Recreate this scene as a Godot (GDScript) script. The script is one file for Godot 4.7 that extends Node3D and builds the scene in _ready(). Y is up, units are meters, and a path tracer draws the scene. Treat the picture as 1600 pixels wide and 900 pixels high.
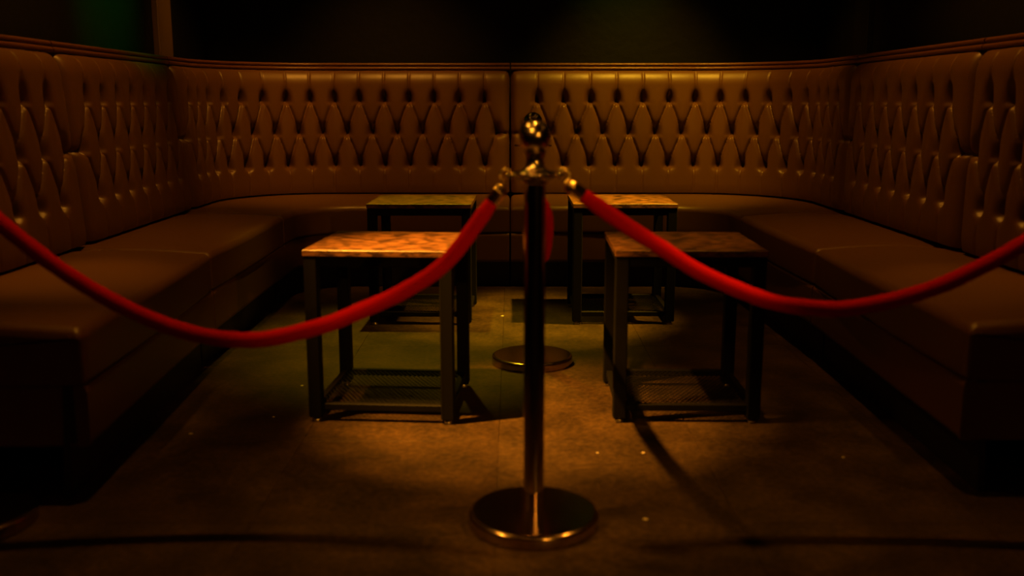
extends Node3D
# A dim lounge bay: U-shaped tufted leather banquette, four small tables, rope stanchions. y up, z = -distance from the camera.

# ---------------------------------------------------------------- mesh building
class MB:
	var v := PackedVector3Array()
	var n := PackedVector3Array()
	var ix := PackedInt32Array()

	func tri(a: Vector3, b: Vector3, c: Vector3, outward: Vector3) -> void:
		var nn := (b - a).cross(c - a)
		if nn.length_squared() < 1e-16:
			return
		nn = nn.normalized()
		var k := v.size()
		if nn.dot(outward) < 0.0:
			nn = -nn
			v.append_array(PackedVector3Array([a, b, c]))
		else:
			v.append_array(PackedVector3Array([a, c, b]))
		n.append_array(PackedVector3Array([nn, nn, nn]))
		ix.append_array(PackedInt32Array([k, k + 1, k + 2]))

	func quad(a: Vector3, b: Vector3, c: Vector3, d: Vector3, outward: Vector3) -> void:
		tri(a, b, c, outward)
		tri(a, c, d, outward)

	# chamfered box in a frame t
	func box(size: Vector3, t: Transform3D, ch := 0.0) -> void:
		var h := size * 0.5
		var c := minf(ch, minf(h.x, minf(h.y, h.z)) * 0.9)
		var b := t.basis
		if c <= 0.0:
			for ax in 3:
				for s in [-1.0, 1.0]:
					var o := Vector3.ZERO
					o[ax] = s
					var p := []
					for q in [[-1.0, -1.0], [1.0, -1.0], [1.0, 1.0], [-1.0, 1.0]]:
						var w := Vector3.ZERO
						w[ax] = s * h[ax]
						w[(ax + 1) % 3] = q[0] * h[(ax + 1) % 3]
						w[(ax + 2) % 3] = q[1] * h[(ax + 2) % 3]
						p.append(t * w)
					quad(p[0], p[1], p[2], p[3], b * o)
			return
		var corner := func(sg: Vector3, ax: int) -> Vector3:
			var w := Vector3(sg.x * (h.x - c), sg.y * (h.y - c), sg.z * (h.z - c))
			w[ax] = sg[ax] * h[ax]
			return t * w
		for ax in 3:
			var a1 := (ax + 1) % 3
			var a2 := (ax + 2) % 3
			for s in [-1.0, 1.0]:
				var p := []
				for q in [[-1.0, -1.0], [1.0, -1.0], [1.0, 1.0], [-1.0, 1.0]]:
					var sg := Vector3.ZERO
					sg[ax] = s
					sg[a1] = q[0]
					sg[a2] = q[1]
					p.append(corner.call(sg, ax))
				var o := Vector3.ZERO
				o[ax] = s
				quad(p[0], p[1], p[2], p[3], b * o)
			for s1 in [-1.0, 1.0]:
				for s2 in [-1.0, 1.0]:
					var sa := Vector3.ZERO
					sa[a1] = s1
					sa[a2] = s2
					var sb := sa
					sa[ax] = -1.0
					sb[ax] = 1.0
					var o := Vector3.ZERO
					o[a1] = s1
					o[a2] = s2
					quad(corner.call(sa, a1), corner.call(sb, a1), corner.call(sb, a2), corner.call(sa, a2), b * o)
		for sx in [-1.0, 1.0]:
			for sy in [-1.0, 1.0]:
				for sz in [-1.0, 1.0]:
					var sg := Vector3(sx, sy, sz)
					tri(corner.call(sg, 0), corner.call(sg, 1), corner.call(sg, 2), b * sg)

	# a smooth sheet of rows x cols points; its front is du x dv (u along rows index, v along columns), turned over by flip
	func sheet(p: PackedVector3Array, rows: int, cols: int, flip := false, wrap_u := false, wrap_v := false) -> void:
		var k := v.size()
		var s := -1.0 if flip else 1.0
		for i in rows:
			for j in cols:
				var i0 := i - 1
				var i1 := i + 1
				var j0 := j - 1
				var j1 := j + 1
				if wrap_u:
					i0 = (i0 + rows) % rows
					i1 = i1 % rows
				else:
					i0 = maxi(i0, 0)
					i1 = mini(i1, rows - 1)
				if wrap_v:
					j0 = (j0 + cols) % cols
					j1 = j1 % cols
				else:
					j0 = maxi(j0, 0)
					j1 = mini(j1, cols - 1)
				var nn := (p[i1 * cols + j] - p[i0 * cols + j]).cross(p[i * cols + j1] - p[i * cols + j0]) * s
				n.append(nn.normalized() if nn.length_squared() > 1e-20 else Vector3.UP)
		v.append_array(p)
		var ru := rows if wrap_u else rows - 1
		var cv := cols if wrap_v else cols - 1
		for i in ru:
			var i1 := (i + 1) % rows
			for j in cv:
				var j1 := (j + 1) % cols
				var a := k + i * cols + j
				var b := k + i1 * cols + j
				var c := k + i1 * cols + j1
				var d := k + i * cols + j1
				if flip:
					ix.append_array(PackedInt32Array([a, b, c, a, c, d]))
				else:
					ix.append_array(PackedInt32Array([a, c, b, a, d, c]))

	# profile of [radius, height] pairs turned about y; a repeated pair makes a crease
	func lathe(prof: Array, seg: int, t := Transform3D.IDENTITY) -> void:
		for m in prof.size() - 1:
			var a: Array = prof[m]
			var b: Array = prof[m + 1]
			if a[0] == b[0] and a[1] == b[1]:
				continue
			var na := seg_normal(prof, m, true)
			var nb := seg_normal(prof, m, false)
			var k := v.size()
			for q in seg + 1:
				var an := TAU * q / seg
				var d := Vector3(cos(an), 0, sin(an))
				v.append(t * (d * float(a[0]) + Vector3(0, a[1], 0)))
				v.append(t * (d * float(b[0]) + Vector3(0, b[1], 0)))
				n.append((t.basis * (d * na.x + Vector3(0, na.y, 0))).normalized())
				n.append((t.basis * (d * nb.x + Vector3(0, nb.y, 0))).normalized())
			for q in seg:
				var o := k + q * 2
				ix.append_array(PackedInt32Array([o, o + 2, o + 1, o + 1, o + 2, o + 3]))

	func seg_normal(prof: Array, m: int, start: bool) -> Vector2:
		var d := Vector2(prof[m + 1][0] - prof[m][0], prof[m + 1][1] - prof[m][1])
		var own := Vector2(d.y, -d.x).normalized()
		var o := m - 1 if start else m + 1
		if o < 0 or o >= prof.size() - 1:
			return own
		var e := Vector2(prof[o + 1][0] - prof[o][0], prof[o + 1][1] - prof[o][1])
		if e.length() < 1e-7:
			return own
		var other := Vector2(e.y, -e.x).normalized()
		if other.dot(own) < 0.6:
			return own
		return (own + other).normalized()

	# round tube along points, radius may vary
	func tube(pts: PackedVector3Array, radii: PackedFloat32Array, seg: int, closed := false, caps := true) -> void:
		var m := pts.size()
		var ring := PackedVector3Array()
		var up := Vector3.UP
		var d0 := (pts[1] - pts[0]).normalized()
		if absf(d0.y) > 0.9:
			up = Vector3.RIGHT
		var side := d0.cross(up).normalized()
		for i in m:
			var a := pts[(i - 1 + m) % m] if closed or i > 0 else pts[i]
			var b := pts[(i + 1) % m] if closed or i < m - 1 else pts[i]
			var d := (b - a).normalized()
			side = (side - d * side.dot(d)).normalized()
			var nn := side.cross(d)
			var r := radii[mini(i, radii.size() - 1)]
			for q in seg:
				var an := TAU * q / seg
				ring.append(pts[i] + (side * cos(an) + nn * sin(an)) * r)
		sheet(ring, m, seg, false, closed, true)
		if caps and not closed:
			for e in 2:
				var at := 0 if e == 0 else m - 1
				var o := (pts[0] - pts[1]) if e == 0 else (pts[m - 1] - pts[m - 2])
				for q in seg:
					tri(pts[at], ring[at * seg + q], ring[at * seg + (q + 1) % seg], o)

	func done() -> ArrayMesh:
		var arr := []
		arr.resize(Mesh.ARRAY_MAX)
		arr[Mesh.ARRAY_VERTEX] = v
		arr[Mesh.ARRAY_NORMAL] = n
		arr[Mesh.ARRAY_INDEX] = ix
		var m := ArrayMesh.new()
		m.add_surface_from_arrays(Mesh.PRIMITIVE_TRIANGLES, arr)
		return m


var M := {}
var rng := RandomNumberGenerator.new()


func at(x: float, y: float, z: float, turn := 0.0) -> Transform3D:
	return Transform3D(Basis(Vector3.UP, turn), Vector3(x, y, z))


func mesh_node(called: String, mesh: Mesh, mat: Material, parent: Node, t := Transform3D.IDENTITY) -> MeshInstance3D:
	var o := MeshInstance3D.new()
	o.name = called
	o.mesh = mesh
	o.material_override = mat
	o.transform = t
	o.cast_shadow = GeometryInstance3D.SHADOW_CASTING_SETTING_ON
	parent.add_child(o, true)
	return o


func part(called: String, b: MB, mat: Material, parent: Node, t := Transform3D.IDENTITY) -> MeshInstance3D:
	return mesh_node(called, b.done(), mat, parent, t)


func numbered(called: String) -> String:
	if not has_node(called):
		return called
	var k := 1
	while has_node("%s_%03d" % [called, k]):
		k += 1
	return "%s_%03d" % [called, k]


func tag(o: Node, label: String, category: String, group := "") -> void:
	o.set_meta("label", label)
	o.set_meta("category", category)
	if group:
		o.set_meta("group", group)


func thing(called: String, label: String, category: String, t: Transform3D, group := "") -> Node3D:
	var o := Node3D.new()
	o.name = numbered(called)
	o.transform = t
	add_child(o, true)
	tag(o, label, category, group)
	return o


func copy_of(src: Node3D, label: String, t: Transform3D) -> Node3D:
	var o: Node3D = src.duplicate()
	o.name = numbered(String(src.name).rstrip("0123456789_"))
	add_child(o, true)
	o.transform = t
	o.set_meta("label", label)
	return o


func structure(called: String, b: MB, mat: Material) -> MeshInstance3D:
	var o := part(called, b, mat, self)
	o.set_meta("kind", "structure")
	return o


# ---------------------------------------------------------------- materials
func lin(r: float, g: float, b: float) -> Color:
	return Color(r, g, b).linear_to_srgb()


func noise(freq: float, seed_: int, octaves := 4) -> FastNoiseLite:
	var f := FastNoiseLite.new()
	f.noise_type = FastNoiseLite.TYPE_SIMPLEX_SMOOTH
	f.frequency = freq
	f.seed = seed_
	f.fractal_octaves = octaves
	return f


func noise_tex(f: FastNoiseLite, size: int, ramp: Array = []) -> NoiseTexture2D:
	var t := NoiseTexture2D.new()
	t.width = size
	t.height = size
	t.seamless = true
	t.noise = f
	if ramp:
		var g := Gradient.new()
		g.offsets = PackedFloat32Array(ramp.map(func(e): return e[0]))
		g.colors = PackedColorArray(ramp.map(func(e): return e[1]))
		t.color_ramp = g
	return t


func mat(called: String, col: Color, rough: float, metal := 0.0, spec := 0.5) -> StandardMaterial3D:
	var m := StandardMaterial3D.new()
	m.resource_name = called
	m.albedo_color = col
	m.roughness = rough
	m.metallic = metal
	m.metallic_specular = spec
	return m


func floor_image() -> Image:
	var s := 1024
	var im := Image.create(s, s, false, Image.FORMAT_RGB8)
	var a := noise(0.006, 5, 5).get_seamless_image(s, s)
	var b := noise(0.06, 9, 3).get_seamless_image(s, s)
	var c := noise(0.3, 21, 2).get_seamless_image(s, s)
	var da := a.get_data()
	var db := b.get_data()
	var dc := c.get_data()
	var out := PackedByteArray()
	out.resize(s * s * 3)
	for i in s * s:
		var k := 0.72 + 0.42 * (da[i] / 255.0 - 0.5) + 0.40 * (db[i] / 255.0 - 0.5) + 0.60 * (dc[i] / 255.0 - 0.5)
		out[i * 3] = clampi(int(k * 150.0), 0, 255)
		out[i * 3 + 1] = clampi(int(k * 134.0), 0, 255)
		out[i * 3 + 2] = clampi(int(k * 104.0), 0, 255)
	im = Image.create_from_data(s, s, false, Image.FORMAT_RGB8, out)
	# scratches and scuffs worn into the vinyl
	for q in 260:
		var p := Vector2(rng.randf() * s, rng.randf() * s)
		var dir := Vector2.RIGHT.rotated(rng.randf_range(-0.5, 0.5) + (PI / 2 if rng.randf() < 0.35 else 0.0))
		var ln := rng.randi_range(8, 70)
		var tone := rng.randf_range(0.12, 0.5)
		var bend := rng.randf_range(-0.01, 0.01)
		for e in ln:
			dir = dir.rotated(bend)
			p += dir
			var x := posmod(int(p.x), s)
			var y := posmod(int(p.y), s)
			im.set_pixel(x, y, im.get_pixel(x, y).lerp(Color(0.85, 0.8, 0.66), tone * sin(PI * e / ln)))
	return im


func materials() -> void:
	var leather := mat("leather", lin(0.115, 0.050, 0.011), 0.42, 0.0, 0.5)
	leather.heightmap_enabled = true
	leather.heightmap_texture = noise_tex(noise(0.09, 3, 3), 512)
	leather.heightmap_scale = 0.03
	leather.uv1_triplanar = true
	leather.uv1_world_triplanar = true
	leather.uv1_scale = Vector3(4, 4, 4)
	M.leather = leather
	M.piping = mat("leather piping", lin(0.115, 0.042, 0.011), 0.36, 0.0, 0.42)
	M.button = mat("button leather", lin(0.12, 0.05, 0.012), 0.36)
	M.plinth = mat("black plinth", lin(0.012, 0.011, 0.010), 0.6)
	M.board = mat("backing board", lin(0.02, 0.018, 0.016), 0.8)
	var top := mat("rustic wood", Color.WHITE, 0.42, 0.0, 0.45)
	var wf := noise(0.012, 14, 6)
	wf.fractal_gain = 0.62
	wf.domain_warp_enabled = true
	wf.domain_warp_amplitude = 24.0
	wf.domain_warp_frequency = 0.012
	top.albedo_texture = noise_tex(wf, 1024, [[0.0, lin(0.015, 0.006, 0.002)], [0.36, lin(0.03, 0.012, 0.004)], [0.45, lin(0.085, 0.039, 0.013)], [0.58, lin(0.145, 0.062, 0.022)], [1.0, lin(0.215, 0.10, 0.038)]])
	top.uv1_triplanar = true
	top.uv1_scale = Vector3(1.0, 3.0, 1.9)
	M.wood = top
	M.steel = mat("black steel", lin(0.005, 0.0048, 0.0045), 0.6, 0.0, 0.2)
	M.foot = mat("zinc foot", lin(0.6, 0.56, 0.5), 0.35, 1.0)
	M.chrome = mat("polished metal", lin(0.60, 0.48, 0.38), 0.09, 1.0)
	M.base = mat("brushed base", lin(0.44, 0.32, 0.24), 0.17, 1.0)
	M.finial = mat("polished finial", lin(0.66, 0.54, 0.43), 0.17, 1.0)
	M.brass = mat("brass", lin(0.82, 0.58, 0.26), 0.22, 1.0)
	var velvet := mat("red velvet", lin(0.53, 0.003, 0.0015), 0.85, 0.0, 0.2)
	velvet.rim_enabled = true
	velvet.rim = 0.35
	velvet.rim_tint = 1.0
	velvet.heightmap_enabled = true
	velvet.heightmap_texture = noise_tex(noise(0.12, 8, 2), 256)
	velvet.heightmap_scale = 0.05
	velvet.uv1_triplanar = true
	velvet.uv1_scale = Vector3(9, 9, 9)
	M.velvet = velvet
	var im := floor_image()
	var ft := ImageTexture.create_from_image(im)
	M.tiles = []
	for k in 4:
		var t := mat("worn vinyl tile", lin([0.22, 0.20, 0.235, 0.21][k], [0.165, 0.145, 0.18, 0.16][k], [0.10, 0.08, 0.12, 0.10][k]), 0.55, 0.0, 0.3)
		t.albedo_texture = ft
		t.uv1_triplanar = true
		t.uv1_world_triplanar = true
		t.uv1_scale = Vector3(0.62, 0.62, 0.62)
		t.heightmap_enabled = true
		t.heightmap_texture = M.leather.heightmap_texture
		t.heightmap_scale = 0.04
		M.tiles.append(t)
	M.sub = mat("floor screed", lin(0.03, 0.025, 0.02), 0.9)
	var wall := mat("dark painted wall", lin(0.009, 0.009, 0.008), 0.6, 0.0, 0.25)
	wall.heightmap_enabled = true
	wall.heightmap_texture = noise_tex(noise(0.02, 77, 4), 512)
	wall.heightmap_scale = 0.2
	wall.uv1_triplanar = true
	wall.uv1_world_triplanar = true
	M.wall = wall
	M.post = mat("timber post", lin(0.12, 0.07, 0.03), 0.6)
	M.black = mat("black fitting", lin(0.02, 0.02, 0.02), 0.5)
	M.scrap = mat("paper scrap", lin(0.5, 0.44, 0.34), 0.8)


func glow(c: Color, e: float) -> StandardMaterial3D:
	var m := mat("lamp glow", Color.BLACK, 0.5)
	m.emission_enabled = true
	m.emission = c
	m.emission_energy_multiplier = e
	return m


# ---------------------------------------------------------------- the banquette
const NEAR := 2.0
const BACK := 6.10
const RAD := 0.65
const LINE := BACK - RAD - NEAR
const SEAT_BACK := 5.45
const SEAT_RAD := 0.30
const MID := -0.01
const R1 := 1.02
const R2 := 0.83
const R3 := 0.64


class Flank:
	var x_top: float
	var front_near: float
	var front_mid: float
	var front_far: float
	var lean: float
	var sg: float   # +1: the left side, whose inward is +x

	# [point x, s, inward x, inward s, how far round to the back 0..1]
	func outer(q: float) -> Array:
		if q <= LINE:
			return [x_top, NEAR + q, sg, 0.0, 0.0]
		var a := (q - LINE) / RAD
		if a <= PI / 2:
			return [x_top + sg * RAD * (1.0 - cos(a)), NEAR + LINE + RAD * sin(a), sg * cos(a), -sin(a), sin(a)]
		return [x_top + sg * (RAD + (a - PI / 2) * RAD), BACK, 0.0, -1.0, 1.0]

	func end_q() -> float:
		return LINE + RAD * PI / 2 + absf(MID - x_top) - RAD

	# the seat's front edge, splayed a little along its length
	func front_x(s: float) -> float:
		if s < 3.8:
			return lerpf(front_near, front_mid, (s - 2.45) / 1.35)
		return lerpf(front_mid, front_far, (s - 3.8) / 1.35)

	func inner(q: float) -> Vector2:
		var line_in := SEAT_BACK - SEAT_RAD - NEAR
		if q <= LINE:
			var k := 3.0
			var s := q if q < k else k + (q - k) * (line_in - k) / (LINE - k)
			return Vector2(front_x(NEAR + s), NEAR + s)
		var a := (q - LINE) / RAD
		if a <= PI / 2:
			return Vector2(front_far + sg * SEAT_RAD * (1.0 - cos(a)), NEAR + line_in + SEAT_RAD * sin(a))
		var rest := (q - LINE - RAD * PI / 2) / (end_q() - LINE - RAD * PI / 2)
		return Vector2(lerpf(front_far + sg * SEAT_RAD, MID, rest), SEAT_BACK)


func tuft(u: float, h: float, cols: int, pitch: float) -> float:
	# inward depth of the tufted face at column place u and height h
	var base := 0.058
	if h > 1.115:
		var e := (h - 1.115) / 0.087
		base *= sqrt(maxf(0.0, 1.0 - e * e))
	elif h < 0.54:
		base -= 0.022 * pow((0.54 - h) / 0.10, 2.0)
	var kn := clampf(roundf(u), 1.0, cols - 1.0)
	var kh := clampf(floorf(u) + 0.5, 0.5, cols - 0.5)
	var edge := u < 0.5 or u > cols - 0.5
	var d := 1.0          # distance to the nearest fold
	var dep := 0.015      # depth of the fold
	var dm := 0.020       # its half width
	var soft := 1.0       # how far the hide swells between folds
	var step := 0.0       # the hide below a fold lies over the hide above it
	if h >= R1:
		d = absf(u - kn) * pitch
		var e := clampf((h - R1) / 0.07, 0.0, 1.0)
		dep = lerpf(0.015, 0.0075, e) * clampf((1.2 - h) / 0.02, 0.0, 1.0)
		dm = lerpf(0.020, 0.010, e)
		soft = 1.0 - 0.75 * e
	elif h >= R2:
		var t := (R1 - h) / (R1 - R2)
		var off := absf(u - kn) - 0.5 * pow(t, 0.85)
		d = absf(off) * pitch * 0.925
		if edge:
			d = minf(d, absf(h - R2) * 0.9)
		elif off < 0.0:
			step = 0.007 * exp(-d / 0.022) * (1.0 - t * t)
	elif h >= R3:
		var t := (R2 - h) / (R2 - R3)
		var off := absf(u - kh) - 0.5 * pow(t, 0.85)
		if edge:
			d = minf(absf(h - R2) * 0.9, 1.0)
		else:
			d = absf(off) * pitch * 0.925
			if off < 0.0:
				step = 0.007 * exp(-d / 0.022) * (1.0 - t * t)
	else:
		d = absf(u - kn) * pitch
		var e := clampf((R3 - h) / 0.05, 0.0, 1.0)
		dep = lerpf(0.015, 0.006, e) * clampf((h - 0.46) / 0.05, 0.0, 1.0)
		dm = lerpf(0.020, 0.012, e)
		soft = 1.0 - 0.75 * e
	var w := 1.0 - minf(d / dm, 1.0)
	var wide := 1.0 - minf(d / 0.070, 1.0)
	var z := base - dep * w * w - 0.012 * soft * wide * wide + step
	# wells round the buttons: a long overhang above, a short steep rise below
	for row in 3:
		var rh: float = [R1, R2, R3][row]
		var dx := (u - (kh if row == 1 else kn)) * pitch
		var dy := h - rh
		var sy := 0.052 if dy > 0.0 else 0.015
		z -= 0.052 * exp(-(dx * dx / 0.00056 + dy * dy / (sy * sy)))
	# the ends turn in to the seams
	var x0 := minf(u, cols - u) * pitch
	z -= 0.055 * exp(-x0 / 0.012) + 0.012 * exp(-x0 / 0.045)
	return z


func backrest_point(sd: Flank, q: float, h: float, depth: float) -> Vector3:
	var o := sd.outer(q)
	var lean: float = lerpf(sd.lean, 0.05, o[4]) * (1.2 - h) / 0.75
	return Vector3(o[0] + o[2] * (depth + lean), h, -(o[1] + o[3] * (depth + lean)))


func profile_sweep(sd: Flank, qs: PackedFloat32Array, prof: Array, on_inner: bool) -> MB:
	# prof: closed ring of [inward, height]; swept along the outer path or along the seat's front
	var b := MB.new()
	var p := PackedVector3Array()
	for q in qs:
		var o := sd.outer(q)
		var c := Vector2(o[0], o[1])
		var d := Vector2(o[2], o[3])
		if on_inner:
			var c2 := sd.inner(q)
			var dq := 0.01
			var tang := (sd.inner(minf(q + dq, sd.end_q())) - sd.inner(minf(q, sd.end_q() - dq))).normalized()
			c = c2
			d = Vector2(-tang.y, tang.x)
			if d.dot(Vector2(o[2], o[3])) > 0.0:
				d = -d
		for e in prof:
			p.append(Vector3(c.x + d.x * e[0], e[1], -(c.y + d.y * e[0])))
	var m := prof.size()
	b.sheet(p, qs.size(), m, (sd.sg < 0.0) != on_inner, false, true)
	for end in 2:
		var o := 0 if end == 0 else (qs.size() - 1) * m
		var mid := Vector3.ZERO
		for k in m:
			mid += p[o + k]
		mid /= m
		var out_dir := p[0] - p[m] if end == 0 else p[(qs.size() - 1) * m] - p[(qs.size() - 2) * m]
		for k in m:
			b.tri(mid, p[o + k], p[o + (k + 1) % m], out_dir)
	return b


func steps(a: float, b: float, most: float) -> PackedFloat32Array:
	var k := maxi(1, ceili((b - a) / most))
	var r := PackedFloat32Array()
	for i in k + 1:
		r.append(lerpf(a, b, float(i) / k))
	return r


func seat_mesh(sd: Flank, q0: float, q1: float, open_end: bool) -> MB:
	var qs := PackedFloat32Array()
	for e in [0.0, 0.003, 0.007, 0.013, 0.022, 0.034, 0.05]:
		qs.append(q0 + e)
	var inner_steps := steps(q0 + 0.05, q1 - 0.05, 0.03)
	for k in range(1, inner_steps.size() - 1):
		qs.append(inner_steps[k])
	for e in [0.05, 0.034, 0.022, 0.013, 0.007, 0.003, 0.0]:
		qs.append(q1 - e)
	var p := PackedVector3Array()
	var cols := 0
	for q in qs:
		var o := sd.outer(q)
		var a := Vector2(o[0] + o[2] * 0.02, o[1] + o[3] * 0.02)
		var c := sd.inner(q)
		var dir := c - a
		var wide := dir.length()
		dir /= wide
		wide += 0.010 * sin(PI * clampf((q - q0) / (q1 - q0), 0.0, 1.0))
		var e0 := (q - q0)
		var e1 := (q1 - q)
		var r0 := 0.032 if open_end else 0.022
		var drop := 0.0
		if e0 < r0:
			drop += r0 * (1.0 - sqrt(maxf(0.0, 1.0 - pow(1.0 - e0 / r0, 2.0))))
		if e1 < 0.022:
			drop += 0.022 * (1.0 - sqrt(maxf(0.0, 1.0 - pow(1.0 - e1 / 0.022, 2.0))))
		# the hide pulls tight either side of a seam
		drop += 0.010 * (exp(-e1 / 0.05) + (0.0 if open_end else exp(-e0 / 0.05)))
		var hb: float = lerpf(0.462, 0.466, o[4])
		var hf := 0.457
		var rr := 0.032
		cols = 0
		for k in 13:
			var w := k / 12.0
			var dist := (wide - rr) * w
			var pt := a + dir * dist
			p.append(Vector3(pt.x, lerpf(hb, hf, w) + 0.012 * sin(PI * w) - drop, -pt.y))
			cols += 1
		var pull := drop * 0.35
		for k in range(1, 9):
			var th := PI / 2 * k / 8.0
			var pt := a + dir * (wide - rr - pull + rr * sin(th))
			p.append(Vector3(pt.x, hf - rr + rr * cos(th) - drop * (1.0 - k / 8.0), -pt.y))
			cols += 1
		for hh in [0.37, 0.34, 0.318]:
			var pt := a + dir * (wide - pull)
			p.append(Vector3(pt.x, hh, -pt.y))
			cols += 1
		for k in range(1, 4):
			var th := PI / 2 * k / 3.0
			var pt := a + dir * (wide - pull - 0.012 + 0.012 * cos(th))
			p.append(Vector3(pt.x, 0.318 - 0.012 * sin(th), -pt.y))
			cols += 1
		var under := a
		p.append(Vector3(under.x, 0.306, -under.y))
		cols += 1
	var b := MB.new()
	b.sheet(p, qs.size(), cols, sd.sg < 0.0)
	for end in 2:
		var o := 0 if end == 0 else (qs.size() - 1) * cols
		var mid := (p[o + 2] + p[o + cols - 1] + p[o + 16]) / 3.0
		var out_dir := p[0] - p[cols * 8] if end == 0 else p[o] - p[o - cols * 8]
		for k in cols:
			b.tri(mid, p[o + k], p[o + (k + 1) % cols], out_dir)
	return b


func banquette(label: String, sd: Flank, q0: float, q1: float, cols: int, open_end: bool, s0: float, s1: float) -> void:
	# q0..q1: the stretch of backrest; s0..s1: that of the seat, whose seams lie a little off the backrest's
	var root := thing("banquette_section", label, "banquette", Transform3D.IDENTITY, "sections of the U-shaped leather banquette")
	var gap := 0.003
	q0 += gap
	q1 -= gap
	s0 += gap
	s1 -= gap
	var pitch := (q1 - q0) / cols
	# tufted face
	var per := 28
	var nq := cols * per + 1
	var hs := PackedFloat32Array()
	for k in 128:
		hs.append(lerpf(0.478, 1.2, k / 127.0))
	var p := PackedVector3Array()
	for i in nq:
		var u := float(i) / per
		var q := q0 + u * pitch
		for h in hs:
			p.append(backrest_point(sd, q, h, tuft(u, h, cols, pitch)))
	# returns at the two ends, so that the cushion has thickness
	var face := MB.new()
	face.sheet(p, nq, hs.size(), sd.sg < 0.0)
	for end in 2:
		var i := 0 if end == 0 else nq - 1
		var q := q0 if end == 0 else q1
		var o := p[i * hs.size()] - p[(i + 4 if end == 0 else i - 4) * hs.size()]
		for k in hs.size() - 1:
			face.quad(p[i * hs.size() + k], p[i * hs.size() + k + 1], backrest_point(sd, q, hs[k + 1], -0.03), backrest_point(sd, q, hs[k], -0.03), o)
	part("backrest", face, M.leather, root)
	# buttons
	var bm := MB.new()
	bm.lathe([[0.0001, 0.0055], [0.003, 0.0052], [0.006, 0.004], [0.0085, 0.0015], [0.009, -0.002], [0.007, -0.006]], 14)
	var button_mesh := bm.done()
	for row in 3:
		var rh: float = [R1, R2, R3][row]
		for k in range(1 if row != 1 else 0, cols):
			var u := k + (0.5 if row == 1 else 0.0)
			var q := q0 + u * pitch
			var o := sd.outer(q)
			var inward := Vector3(o[2], 0, -o[3])
			var pos := backrest_point(sd, q, rh, tuft(u, rh, cols, pitch) + 0.006)
			var bs := Basis(inward.cross(Vector3.UP).normalized(), inward, Vector3.UP)
			if bs.determinant() < 0.0:
				bs.x = -bs.x
			mesh_node("button", button_mesh, M.button, root, Transform3D(bs, pos))
	# rolled piping on top: two cords and a flat cap behind
	var ring := []
	for k in 9:
		var th := -PI / 2 + PI * k / 8.0
		ring.append([0.004 + 0.016 * cos(th), 1.212 + 0.0115 * sin(th)])
	for k in 9:
		var th := -PI / 2 + PI * k / 8.0
		ring.append([0.000 + 0.013 * cos(th), 1.2345 + 0.0105 * sin(th)])
	ring.append([-0.05, 1.244])
	ring.append([-0.05, 1.2])
	part("top_piping", profile_sweep(sd, steps(q0 + 0.001, q1 - 0.001, 0.03), ring, false), M.piping, root)
	part("backing_board", profile_sweep(sd, steps(q0, q1, 0.05), [[-0.028, 0.02], [-0.028, 1.198], [-0.052, 1.198], [-0.052, 0.02]], false), M.board, root)
	part("seat_cushion", seat_mesh(sd, s0, s1, open_end), M.leather, root)
	part("front_panel", profile_sweep(sd, steps(s0 + 0.003, s1 - 0.003, 0.04), [[0.034, 0.304], [0.008, 0.304], [0.002, 0.296], [0.000, 0.285], [0.000, 0.16], [0.003, 0.148], [0.012, 0.140], [0.034, 0.140]], true), M.leather, root)
	part("plinth", profile_sweep(sd, steps(s0 + 0.003, s1 - 0.003, 0.05), [[0.06, 0.305], [0.035, 0.305], [0.035, 0.15], [0.06, 0.15], [0.06, 0.002], [0.08, 0.002]], true), M.plinth, root)
	if open_end:
		var o := sd.outer(s0)
		var c := sd.inner(s0)
		var e := MB.new()
		var xa: float = o[0] - sd.sg * 0.02
		e.box(Vector3(absf(c.x - xa) - 0.004, 0.166, 0.02), at((c.x + xa) * 0.5, 0.222, -(c.y + 0.012)), 0.006)
		part("end_panel", e, M.leather, root)


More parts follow.
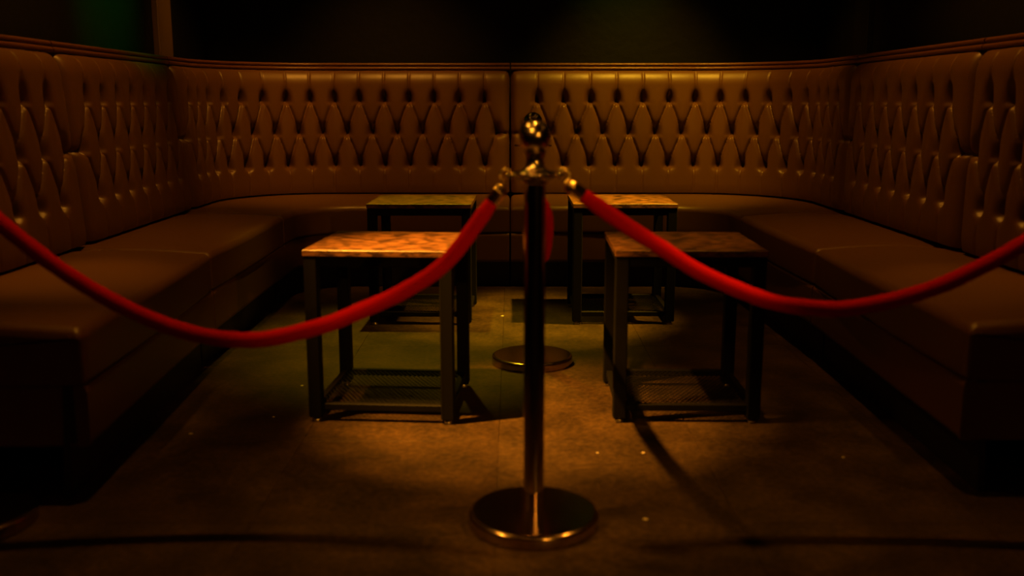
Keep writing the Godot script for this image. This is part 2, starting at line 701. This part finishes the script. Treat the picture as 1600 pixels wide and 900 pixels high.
# ---------------------------------------------------------------- tables
func make_table(label: String, t: Transform3D) -> Node3D:
	var root := thing("side_table", label, "table", t, "four small side tables inside the banquette")
	var w := 0.472
	var d := 0.46
	var top_y := 0.562
	var b := MB.new()
	b.box(Vector3(w + 0.004, 0.020, d + 0.004), at(0, top_y - 0.010, 0), 0.0016)
	part("tabletop", b, M.wood, root)
	var lw := 0.042
	for sx in [-1.0, 1.0]:
		for sz in [-1.0, 1.0]:
			var x: float = sx * (w - lw) * 0.5
			var z: float = sz * (d - lw) * 0.5
			b = MB.new()
			b.box(Vector3(lw, top_y - 0.020 - 0.014, lw), at(x, 0.014 + (top_y - 0.034) * 0.5, z), 0.003)
			var leg := part("leg", b, M.steel, root)
			b = MB.new()
			b.lathe([[0.0001, 0.0145], [0.006, 0.0145], [0.006, 0.009], [0.0135, 0.008], [0.0145, 0.005], [0.0145, 0.001], [0.013, 0.0], [0.0001, 0.0]], 18, at(x, 0, z))
			part("foot", b, M.foot, leg)
	for sx in [-1.0, 1.0]:
		b = MB.new()
		b.box(Vector3(0.022, 0.034, d - 2 * lw + 0.002), at(sx * (w - lw) * 0.5, top_y - 0.037, 0), 0.002)
		part("apron_rail", b, M.steel, root)
		b = MB.new()
		b.box(Vector3(0.022, 0.022, d - 2 * lw + 0.002), at(sx * (w - lw) * 0.5, 0.049, 0), 0.002)
		part("shelf_rail", b, M.steel, root)
	for sz in [-1.0, 1.0]:
		b = MB.new()
		b.box(Vector3(w - 2 * lw + 0.002, 0.034, 0.022), at(0, top_y - 0.037, sz * (d - lw) * 0.5), 0.002)
		part("apron_rail", b, M.steel, root)
		b = MB.new()
		b.box(Vector3(w - 2 * lw + 0.002, 0.022, 0.022), at(0, 0.049, sz * (d - lw) * 0.5), 0.002)
		part("shelf_rail", b, M.steel, root)
	# expanded metal: two families of slanting strands
	b = MB.new()
	var hw := (w - lw) * 0.5
	var hd := (d - lw) * 0.5
	var cell := Vector2(0.0165, 0.030)
	var dir := Vector2(cell.x, cell.y).normalized()
	for fam in [-1.0, 1.0]:
		var dd := Vector2(dir.x * fam, dir.y)
		var k := -60
		while k <= 60:
			var x0: float = (k + 0.25) * cell.x
			# clip the strand through (x0, 0) to the frame
			var t0: float = -hd / dd.y
			var t1: float = hd / dd.y
			var ta: float = (-hw - x0) / dd.x
			var tb: float = (hw - x0) / dd.x
			t0 = maxf(t0, minf(ta, tb))
			t1 = minf(t1, maxf(ta, tb))
			if t1 - t0 > 0.01:
				var m := (t0 + t1) * 0.5
				b.box(Vector3(0.0022, 0.0016, t1 - t0), Transform3D(Basis(Vector3.UP, atan2(dd.x, dd.y)), Vector3(x0 + dd.x * m, 0.0545 + fam * 0.0006, dd.y * m)))
			k += 1
	var sh := part("mesh_shelf", b, M.steel, root)
	sh.set_meta("kind", "stuff")
	return root


# ---------------------------------------------------------------- stanchions and ropes
func make_stanchion(label: String, t: Transform3D) -> Node3D:
	var root := thing("rope_stanchion", label, "stanchion", t, "polished rope stanchions")
	var b := MB.new()
	b.lathe([[0.0001, 0.0], [0.155, 0.0], [0.1585, 0.0012], [0.160, 0.004], [0.160, 0.0255], [0.1594, 0.0285], [0.1577, 0.0312], [0.1550, 0.0334], [0.1520, 0.0346], [0.1490, 0.0350], [0.1480, 0.03505], [0.1478, 0.03505], [0.0001, 0.0358]], 96)
	part("base", b, M.base, root)
	b = MB.new()
	b.lathe([[0.0252, 0.036], [0.0252, 0.845]], 40)
	part("pole", b, M.chrome, root)
	b = MB.new()
	b.lathe([[0.0256, 0.832], [0.030, 0.834], [0.0315, 0.838], [0.0315, 0.842], [0.046, 0.848], [0.050, 0.851], [0.051, 0.855], [0.050, 0.859], [0.046, 0.861], [0.030, 0.864], [0.022, 0.872], [0.0195, 0.884], [0.0205, 0.895], [0.025, 0.902], [0.026, 0.906], [0.022, 0.910], [0.018, 0.914]], 48)
	var ring := part("collar", b, M.finial, root)
	for k in 4:
		var pts := PackedVector3Array()
		for q in 20:
			var an := TAU * q / 20.0
			pts.append(Vector3(0.058 + 0.011 * cos(an), 0.853, 0.011 * sin(an)))
		b = MB.new()
		b.tube(pts, PackedFloat32Array([0.0030]), 8, true)
		part("ring", b, M.chrome, ring, Transform3D(Basis(Vector3.UP, k * PI / 2), Vector3.ZERO))
	var prof := []
	for k in 25:
		var th := -PI / 2 + PI * k / 24.0
		prof.append([maxf(0.0001, 0.037 * cos(th)), 0.942 + 0.037 * sin(th)])
	b = MB.new()
	b.lathe(prof, 48)
	part("ball_finial", b, M.finial, root)
	return root


func spline(c: Array, per: int) -> PackedVector3Array:
	var out := PackedVector3Array()
	for k in c.size() - 1:
		var p0: Vector3 = c[maxi(k - 1, 0)]
		var p1: Vector3 = c[k]
		var p2: Vector3 = c[k + 1]
		var p3: Vector3 = c[mini(k + 2, c.size() - 1)]
		for q in per:
			out.append(p1.cubic_interpolate(p2, p0, p3, float(q) / per))
	out.append(c[c.size() - 1])
	return out


func make_rope(label: String, c: Array, stand_a: Vector3, turn_a: Vector3, stand_b: Vector3, turn_b: Vector3) -> void:
	# c: centre line of the velvet; its ends hang from rings on the collars of two stanchions
	var hook_a := stand_a + turn_a * 0.058 + Vector3(0, 0.853, 0)
	var hook_b := stand_b + turn_b * 0.058 + Vector3(0, 0.853, 0)
	var root := thing("velvet_rope", label, "rope", Transform3D.IDENTITY, "red velvet barrier ropes")
	var pts := spline(c, 10)
	var radii := PackedFloat32Array()
	var wob := noise(1.1, 40 + int(absf(c[2].x) * 50), 2)
	for i in pts.size():
		var e := mini(i, pts.size() - 1 - i)
		radii.append((0.0190 + 0.0012 * wob.get_noise_1d(i * 0.35)) * (1.0 - 0.28 * exp(-e / 2.0)))
	var b := MB.new()
	b.tube(pts, radii, 22)
	part("velvet_cover", b, M.velvet, root)
	for e in 2:
		var a: Vector3 = pts[0] if e == 0 else pts[pts.size() - 1]
		var inn: Vector3 = pts[2] if e == 0 else pts[pts.size() - 3]
		var hk := hook_a if e == 0 else hook_b
		var d := (a - inn).normalized()
		var t := Transform3D(Basis(Quaternion(Vector3.UP, d)), a)
		b = MB.new()
		b.lathe([[0.0155, -0.008], [0.0165, -0.007], [0.0165, 0.018], [0.0178, 0.019], [0.0178, 0.024], [0.0165, 0.025], [0.0150, 0.034], [0.009, 0.039], [0.006, 0.041], [0.006, 0.046], [0.0001, 0.047]], 28, t)
		part("ferrule", b, M.brass, root)
		# snap hook from the ferrule up over the ring's rim and down through it
		var s := a + d * 0.044
		var r := (hk - (stand_a if e == 0 else stand_b))
		r.y = 0.0
		r = r.normalized()
		b = MB.new()
		b.tube(spline([s, hk + r * 0.023 - Vector3(0, 0.003, 0), hk + r * 0.014 + Vector3(0, 0.0125, 0), hk + r * 0.001 + Vector3(0, 0.011, 0), hk - Vector3(0, 0.003, 0), hk - Vector3(0, 0.011, 0)], 6), PackedFloat32Array([0.0030]), 8)
		part("hook", b, M.brass, root)


# ---------------------------------------------------------------- lamps
func spot(label: String, pos: Vector3, target: Vector3, c: Color, energy: float, angle: float, blend: float, size := 0.03) -> void:
	var root := thing("ceiling_spotlight", label, "spotlight", Transform3D(Basis.looking_at(target - pos, Vector3(0.01, 0.02, -1)), pos), "spotlights above the banquette bay")
	var b := MB.new()
	var turn := Basis(Vector3.RIGHT, -PI / 2)   # lathe's +y becomes -z, forward
	b.lathe([[0.0001, -0.14], [0.040, -0.14], [0.044, -0.136], [0.046, 0.0], [0.046, 0.03], [0.042, 0.03], [0.042, 0.002], [0.0001, 0.001]], 32, Transform3D(turn, Vector3.ZERO))
	part("housing", b, M.black, root)
	b = MB.new()
	b.lathe([[0.0001, 0.0005], [0.036, 0.0005], [0.036, 0.006], [0.03, 0.009], [0.0001, 0.011]], 24, Transform3D(turn, Vector3.ZERO))
	part("lamp_lens", b, glow(c, 12.0), root)
	b = MB.new()
	var up := root.transform.affine_inverse().basis * Vector3.UP
	var top: Vector3 = root.transform.affine_inverse() * Vector3(pos.x, 3.2, pos.z)
	b.tube(PackedVector3Array([up * 0.044 + Vector3(0, 0, 0.07), (up * 0.07 + Vector3(0, 0, 0.07)).lerp(top, 0.2), top]), PackedFloat32Array([0.010]), 10)
	part("stem", b, M.black, root)
	var l := SpotLight3D.new()
	l.name = "lamp_beam"
	l.light_color = c
	l.light_energy = energy
	l.spot_range = 12.0
	l.spot_attenuation = 2.0
	l.spot_angle = angle
	l.spot_angle_attenuation = blend
	l.light_size = size
	l.shadow_enabled = true
	l.position = Vector3(0, 0, -0.02)
	root.add_child(l, true)


func globe(label: String, pos: Vector3, c: Color, energy: float, show: float) -> void:
	var root := thing("globe_lamp", label, "lamp", Transform3D(Basis.IDENTITY, pos), "small warm globe lamps behind the rope line")
	var b := MB.new()
	var prof := []
	for k in 13:
		var th := -PI / 2 + PI * k / 12.0
		prof.append([maxf(0.0001, 0.014 * cos(th)), 0.014 * sin(th)])
	b.lathe(prof, 20)
	part("bulb", b, glow(c, show), root)
	b = MB.new()
	b.lathe([[0.0001, 0.0125], [0.007, 0.0132], [0.010, 0.05], [0.004, 0.058], [0.003, 3.2 - pos.y]], 14)
	part("cord", b, M.black, root)
	var l := OmniLight3D.new()
	l.name = "bulb_light"
	l.light_color = c
	l.light_energy = energy
	l.omni_range = 12.0
	l.omni_attenuation = 2.0
	l.light_size = 0.013
	l.shadow_enabled = true
	root.add_child(l, true)


# ---------------------------------------------------------------- the scene
func _ready() -> void:
	rng.seed = 4711
	# camera: 35 mm full-frame view, pitched down, focused past the rope line
	var cam := Camera3D.new()
	cam.name = "camera"
	cam.position = Vector3(0, 1.02, 0)
	cam.rotation = Vector3(deg_to_rad(-10.6285), 0, 0)
	var lens := CameraAttributesPhysical.new()
	lens.frustum_focal_length = 60.5
	lens.frustum_focus_distance = 4.9
	lens.exposure_aperture = 3.13
	lens.frustum_near = 0.05
	lens.frustum_far = 100.0
	cam.attributes = lens
	cam.fov = 32.27
	cam.current = true
	add_child(cam)
	var env := Environment.new()
	env.background_mode = Environment.BG_COLOR
	env.background_color = Color(0, 0, 0)
	env.tonemap_mode = Environment.TONE_MAPPER_LINEAR
	env.tonemap_exposure = 1.0
	env.sdfgi_enabled = true
	env.ssao_enabled = true
	env.ssil_enabled = true
	var we := WorldEnvironment.new()
	we.name = "environment"
	we.environment = env
	add_child(we)
	materials()

	# lamps
	var amber := lin(1.0, 0.38, 0.03)
	var gold := lin(1.0, 0.66, 0.012)
	var honey := lin(1.0, 0.49, 0.02)
	var green := lin(0.06, 0.60, 0.04)
	spot("black spotlight hanging over the left bench, aimed at the front tables", Vector3(-1.10, 2.62, -2.74), Vector3(0.02, 0.0, -3.16), amber, 51.0, 15.0, 1.0)
	spot("black spotlight beside the first over the left bench, aimed wider across the bay", Vector3(-1.10, 2.62, -2.88), Vector3(0.15, 0.0, -2.75), amber, 2.6, 20.5, 1.0)
	spot("black spotlight straight over the front right table", Vector3(0.62, 3.05, -3.15), Vector3(0.56, 0.56, -3.30), amber, 4.2, 8.5, 1.0)
	spot("black spotlight hanging at the back, aimed down past the back left table", Vector3(-0.55, 3.0, -5.1), Vector3(-0.35, 0.0, -4.25), gold, 10.0, 19.0, 1.0)
	spot("black spotlight hanging over the right bench, aimed at the back right table", Vector3(1.5, 3.0, -4.3), Vector3(0.36, 0.5, -4.62), honey, 46.0, 12.5, 1.0)
	spot("black spotlight hanging close to the back, aimed at the right backrest", Vector3(0.95, 3.0, -5.0), Vector3(0.72, 0.75, -6.0), honey, 7.2, 24.0, 1.0)
	spot("black spotlight hanging close to the back, aimed at the left backrest", Vector3(-0.8, 3.0, -4.9), Vector3(-0.75, 0.7, -6.0), amber, 3.4, 26.0, 1.0)
	spot("black spotlight hanging over the back tables, aimed at the left corner", Vector3(-0.85, 3.0, -4.75), Vector3(-1.58, 0.95, -5.75), amber, 2.4, 19.0, 1.0)
	spot("black spotlight hanging over the back tables, aimed at the right corner", Vector3(0.8, 3.0, -4.75), Vector3(1.54, 0.95, -5.75), amber, 2.2, 19.0, 1.0)
	spot("small amber spotlight aimed at the timber post in the left corner", Vector3(-0.9, 3.05, -5.2), Vector3(-1.86, 1.75, -5.47), amber, 0.8, 9.0, 1.0)
	spot("small green spotlight aimed at the left wall above the backrest", Vector3(-0.9, 3.05, -4.7), Vector3(-1.88, 1.75, -4.78), green, 5.0, 16.0, 1.0)
	spot("small green spotlight aimed at the back wall above the backrest", Vector3(0.6, 3.05, -5.3), Vector3(0.66, 1.95, -6.3), green, 1.5, 15.0, 1.0)
	spot("black spotlight over the left tables, aimed at the left side backrest", Vector3(-1.0, 3.05, -3.75), Vector3(-1.72, 0.95, -3.9), amber, 2.5, 31.0, 1.0)
	spot("black spotlight over the right tables, aimed at the right side backrest", Vector3(0.95, 3.05, -3.75), Vector3(1.68, 0.95, -3.9), amber, 2.5, 31.0, 1.0)
	spot("black downlight under the ceiling inside the rope line, left one of three", Vector3(-0.90, 3.0, -2.75), Vector3(-0.88, 0.65, -2.30), amber, 1.9, 17.0, 1.0)
	spot("black downlight under the ceiling inside the rope line, middle one of three", Vector3(0.02, 3.0, -2.75), Vector3(0.03, 0.65, -2.30), amber, 1.7, 17.0, 1.0)
	spot("black downlight under the ceiling inside the rope line, right one of three", Vector3(0.95, 3.0, -2.75), Vector3(0.95, 0.65, -2.30), amber, 1.9, 17.0, 1.0)
	globe("small globe lamp hanging behind the camera, left one of three", Vector3(-0.9, 2.3, 1.2), amber, 0.02, 100.0)
	globe("small globe lamp hanging behind the camera, middle one of three", Vector3(0.5, 2.05, 1.0), amber, 0.02, 100.0)
	globe("small globe lamp hanging behind the camera, right one of three", Vector3(0.95, 2.25, 1.3), amber, 0.02, 100.0)
	spot("small spotlight high on the left wall, aimed at the foreground base", Vector3(-1.62, 2.0, -1.7), Vector3(0.05, 0.03, -2.25), amber, 3.0, 6.0, 0.8, 0.03)
	spot("small spotlight high on the right wall, aimed at the foreground base", Vector3(1.62, 2.4, -2.1), Vector3(0.06, 0.03, -2.25), amber, 3.0, 6.0, 0.8, 0.03)
	spot("narrow pin spot behind the camera on the left, aimed at the foreground finial", Vector3(-0.95, 2.7, -0.5), Vector3(0.04, 0.93, -2.4), amber, 3.6, 4.5, 0.8, 0.03)
	spot("small spotlight at head height behind the camera on the right, aimed at the foreground stanchion", Vector3(1.42, 1.62, 1.1), Vector3(0.05, 0.42, -2.25), amber, 3.4, 10.0, 0.8, 0.03)
	spot("black spotlight straight over the left seat, picking out its front edge", Vector3(-1.45, 2.95, -3.10), Vector3(-1.40, 0.45, -3.12), amber, 2.4, 11.0, 1.0)
	spot("black spotlight straight over the right seat, picking out its front edge", Vector3(1.48, 2.95, -3.0), Vector3(1.43, 0.45, -3.0), amber, 1.7, 11.0, 1.0)

	# the room
	var b := MB.new()
	b.box(Vector3(4.0, 0.2, 9.2), at(0, -0.112, -2.0))
	var fl := structure("floor", b, M.sub)
	b = MB.new()
	b.box(Vector3(0.5992, 0.012, 0.5992), Transform3D.IDENTITY, 0.0006)
	var tile_mesh := b.done()
	for ix in range(-2, 4):
		for iz in range(-5, 11):
			var x := -0.64 + 0.6 * ix + 0.3
			var s := 2.30 + 0.6 * (iz - 4) + 0.3
			if x < -1.75 or x > 1.75 or s > 6.2:
				continue
			var tl := mesh_node("tile", tile_mesh, M.tiles[rng.randi() % 4], fl, at(x, -0.006 + rng.randf_range(-0.0002, 0.0), -s))
			tl.rotation.y = rng.randf_range(-0.001, 0.001)
	b = MB.new()
	b.box(Vector3(4.0, 0.15, 9.2), at(0, 3.275, -2.0))
	structure("ceiling", b, M.wall)
	b = MB.new()
	b.box(Vector3(0.15, 3.24, 9.2), at(-1.955, 1.58, -2.0))
	structure("wall_left", b, M.wall)
	b = MB.new()
	b.box(Vector3(0.15, 3.24, 9.2), at(1.965, 1.58, -2.0))
	structure("wall_right", b, M.wall)
	b = MB.new()
	b.box(Vector3(4.0, 3.24, 0.15), at(0, 1.58, -6.385))
	structure("wall_back", b, M.wall)
	b = MB.new()
	b.box(Vector3(4.0, 3.24, 0.15), at(0, 1.58, 2.5))
	structure("wall_front", b, M.wall)
	b = MB.new()
	b.box(Vector3(0.035, 3.18, 0.21), at(-1.864, 1.6, -5.47), 0.004)
	structure("trim_1", b, M.post)
	b = MB.new()
	b.box(Vector3(0.035, 3.18, 0.21), at(1.874, 1.6, -5.47), 0.004)
	structure("trim_2", b, M.wall)

	# the banquette: three sections a side
	var left := Flank.new()
	left.x_top = -1.75
	left.front_near = -1.088
	left.front_mid = -1.150
	left.front_far = -1.150
	left.lean = 0.06
	left.sg = 1.0
	var right := Flank.new()
	right.x_top = 1.71
	right.front_near = 1.178
	right.front_mid = 1.190
	right.front_far = 1.148
	right.lean = 0.005
	right.sg = -1.0
	banquette("tufted brown leather corner section left of the centre seam, curving behind the left tables", left, 5.15 - NEAR, left.end_q(), 16, false, 5.0 - NEAR, left.end_q())
	banquette("tufted brown leather corner section right of the centre seam, brightest lit backrest", right, 5.01 - NEAR, right.end_q(), 16, false, 5.03 - NEAR, right.end_q())
	banquette("tufted brown leather section on the left side between corner and nearest section", left, 3.86 - NEAR, 5.15 - NEAR, 8, false, 3.76 - NEAR, 5.0 - NEAR)
	banquette("tufted brown leather section on the right side between corner and nearest section", right, 3.68 - NEAR, 5.01 - NEAR, 8, false, 3.87 - NEAR, 5.03 - NEAR)
	banquette("tufted brown leather section on the left nearest the rope, its seat end open", left, 2.45 - NEAR, 3.86 - NEAR, 8, true, 2.45 - NEAR, 3.76 - NEAR)
	banquette("tufted brown leather section on the right nearest the rope, its seat end open", right, 2.45 - NEAR, 3.68 - NEAR, 8, true, 2.50 - NEAR, 3.87 - NEAR)

	# tables
	var tb := make_table("side table front left, rustic wood top glowing orange under the lamp", at(-0.405, 0, -3.30, deg_to_rad(-4.0)))
	copy_of(tb, "side table front right, dim reddish wood top below the right rope", at(0.565, 0, -3.30, deg_to_rad(-1.0)))
	copy_of(tb, "side table at the back left, wood top lit yellow beside the seat", at(-0.418, 0, -4.73, deg_to_rad(-1.2)))
	copy_of(tb, "side table at the back right, partly hidden behind the rope end", at(0.516, 0, -4.74, 0.0))

	# stanchions and ropes
	var st := make_stanchion("polished stanchion in the middle foreground with both long ropes hooked on", at(0.053, 0, -2.302))
	copy_of(st, "polished stanchion standing between the tables behind the foreground post", at(0.080, 0, -3.831))
	copy_of(st, "polished stanchion at the left edge, only its base rim in view", at(-1.335, 0, -2.29))
	copy_of(st, "polished stanchion beyond the right edge holding the right rope's far end", at(1.44, 0, -2.29))
	make_rope("red velvet rope sagging left from the foreground stanchion past the left bench", [Vector3(-0.042, 0.797, -2.3), Vector3(-0.15, 0.654, -2.3), Vector3(-0.251, 0.583, -2.3), Vector3(-0.352, 0.536, -2.3), Vector3(-0.454, 0.496, -2.3), Vector3(-0.608, 0.463, -2.3), Vector3(-0.758, 0.479, -2.3), Vector3(-0.906, 0.538, -2.3), Vector3(-1.05, 0.627, -2.3), Vector3(-1.188, 0.742, -2.3), Vector3(-1.232, 0.794, -2.295)], Vector3(0.053, 0, -2.302), Vector3.LEFT, Vector3(-1.335, 0, -2.29), Vector3.RIGHT)
	make_rope("red velvet rope sagging right from the foreground stanchion past the right bench", [Vector3(0.158, 0.811, -2.3), Vector3(0.248, 0.747, -2.3), Vector3(0.348, 0.684, -2.3), Vector3(0.45, 0.621, -2.3), Vector3(0.603, 0.558, -2.3), Vector3(0.729, 0.539, -2.3), Vector3(0.805, 0.541, -2.3), Vector3(0.904, 0.561, -2.3), Vector3(1.003, 0.593, -2.3), Vector3(1.098, 0.639, -2.3), Vector3(1.193, 0.695, -2.3), Vector3(1.338, 0.801, -2.295)], Vector3(0.053, 0, -2.302), Vector3.RIGHT, Vector3(1.44, 0, -2.29), Vector3.LEFT)
	make_rope("red velvet rope hanging between the two middle stanchions, seen end on behind the post", [Vector3(0.060, 0.797, -2.402), Vector3(0.083, 0.735, -2.45), Vector3(0.087, 0.64, -2.63), Vector3(0.089, 0.58, -2.85), Vector3(0.09, 0.56, -3.07), Vector3(0.09, 0.58, -3.28), Vector3(0.088, 0.64, -3.48), Vector3(0.085, 0.735, -3.66), Vector3(0.082, 0.797, -3.732)], Vector3(0.053, 0, -2.302), Vector3.FORWARD, Vector3(0.080, 0, -3.831), Vector3.BACK)

	# litter on the floor
	var spots := [[-0.046, 4.699, 0.010, "white paper scrap on the floor between the back tables"], [-1.002, 2.968, 0.008, "pale paper scrap on the dark floor beside the left bench"], [-0.765, 3.501, 0.006, "thin pale scrap on the floor left of the front left table"], [0.387, 2.796, 0.006, "tiny white fleck on the floor before the front right table, in the rope shadow"], [0.33, 2.321, 0.007, "tiny white fleck on the floor right of the foreground base"], [0.963, 2.758, 0.006, "tiny pale fleck alone on the dark floor near the right bench"], [-0.784, 3.135, 0.006, "small brown scrap on the floor left of the front left table foot"], [0.253, 2.796, 0.005, "tiny fleck on the lit floor between post and front right table"]]
	for e in spots:
		b = MB.new()
		var s: float = e[2]
		var pts := []
		for k in 6:
			pts.append(Vector3(cos(k * TAU / 6) * s * rng.randf_range(0.5, 1.1), 0, sin(k * TAU / 6) * s * rng.randf_range(0.5, 1.1)))
		for k in 6:
			var lift := Vector3(0, 0.0022, 0)
			b.tri(lift * 1.4, pts[k] + lift * 0.6, pts[(k + 1) % 6] + lift * 0.6, Vector3.UP)
			b.tri(Vector3.ZERO, pts[k], pts[(k + 1) % 6], Vector3.DOWN)
			b.quad(pts[k], pts[(k + 1) % 6], pts[(k + 1) % 6] + lift * 0.6, pts[k] + lift * 0.6, pts[k] + pts[(k + 1) % 6])
		var o := part(numbered("paper_scrap"), b, M.scrap, self, at(e[0], 0.0003, -e[1]))
		tag(o, e[3], "litter", "scraps on the floor")
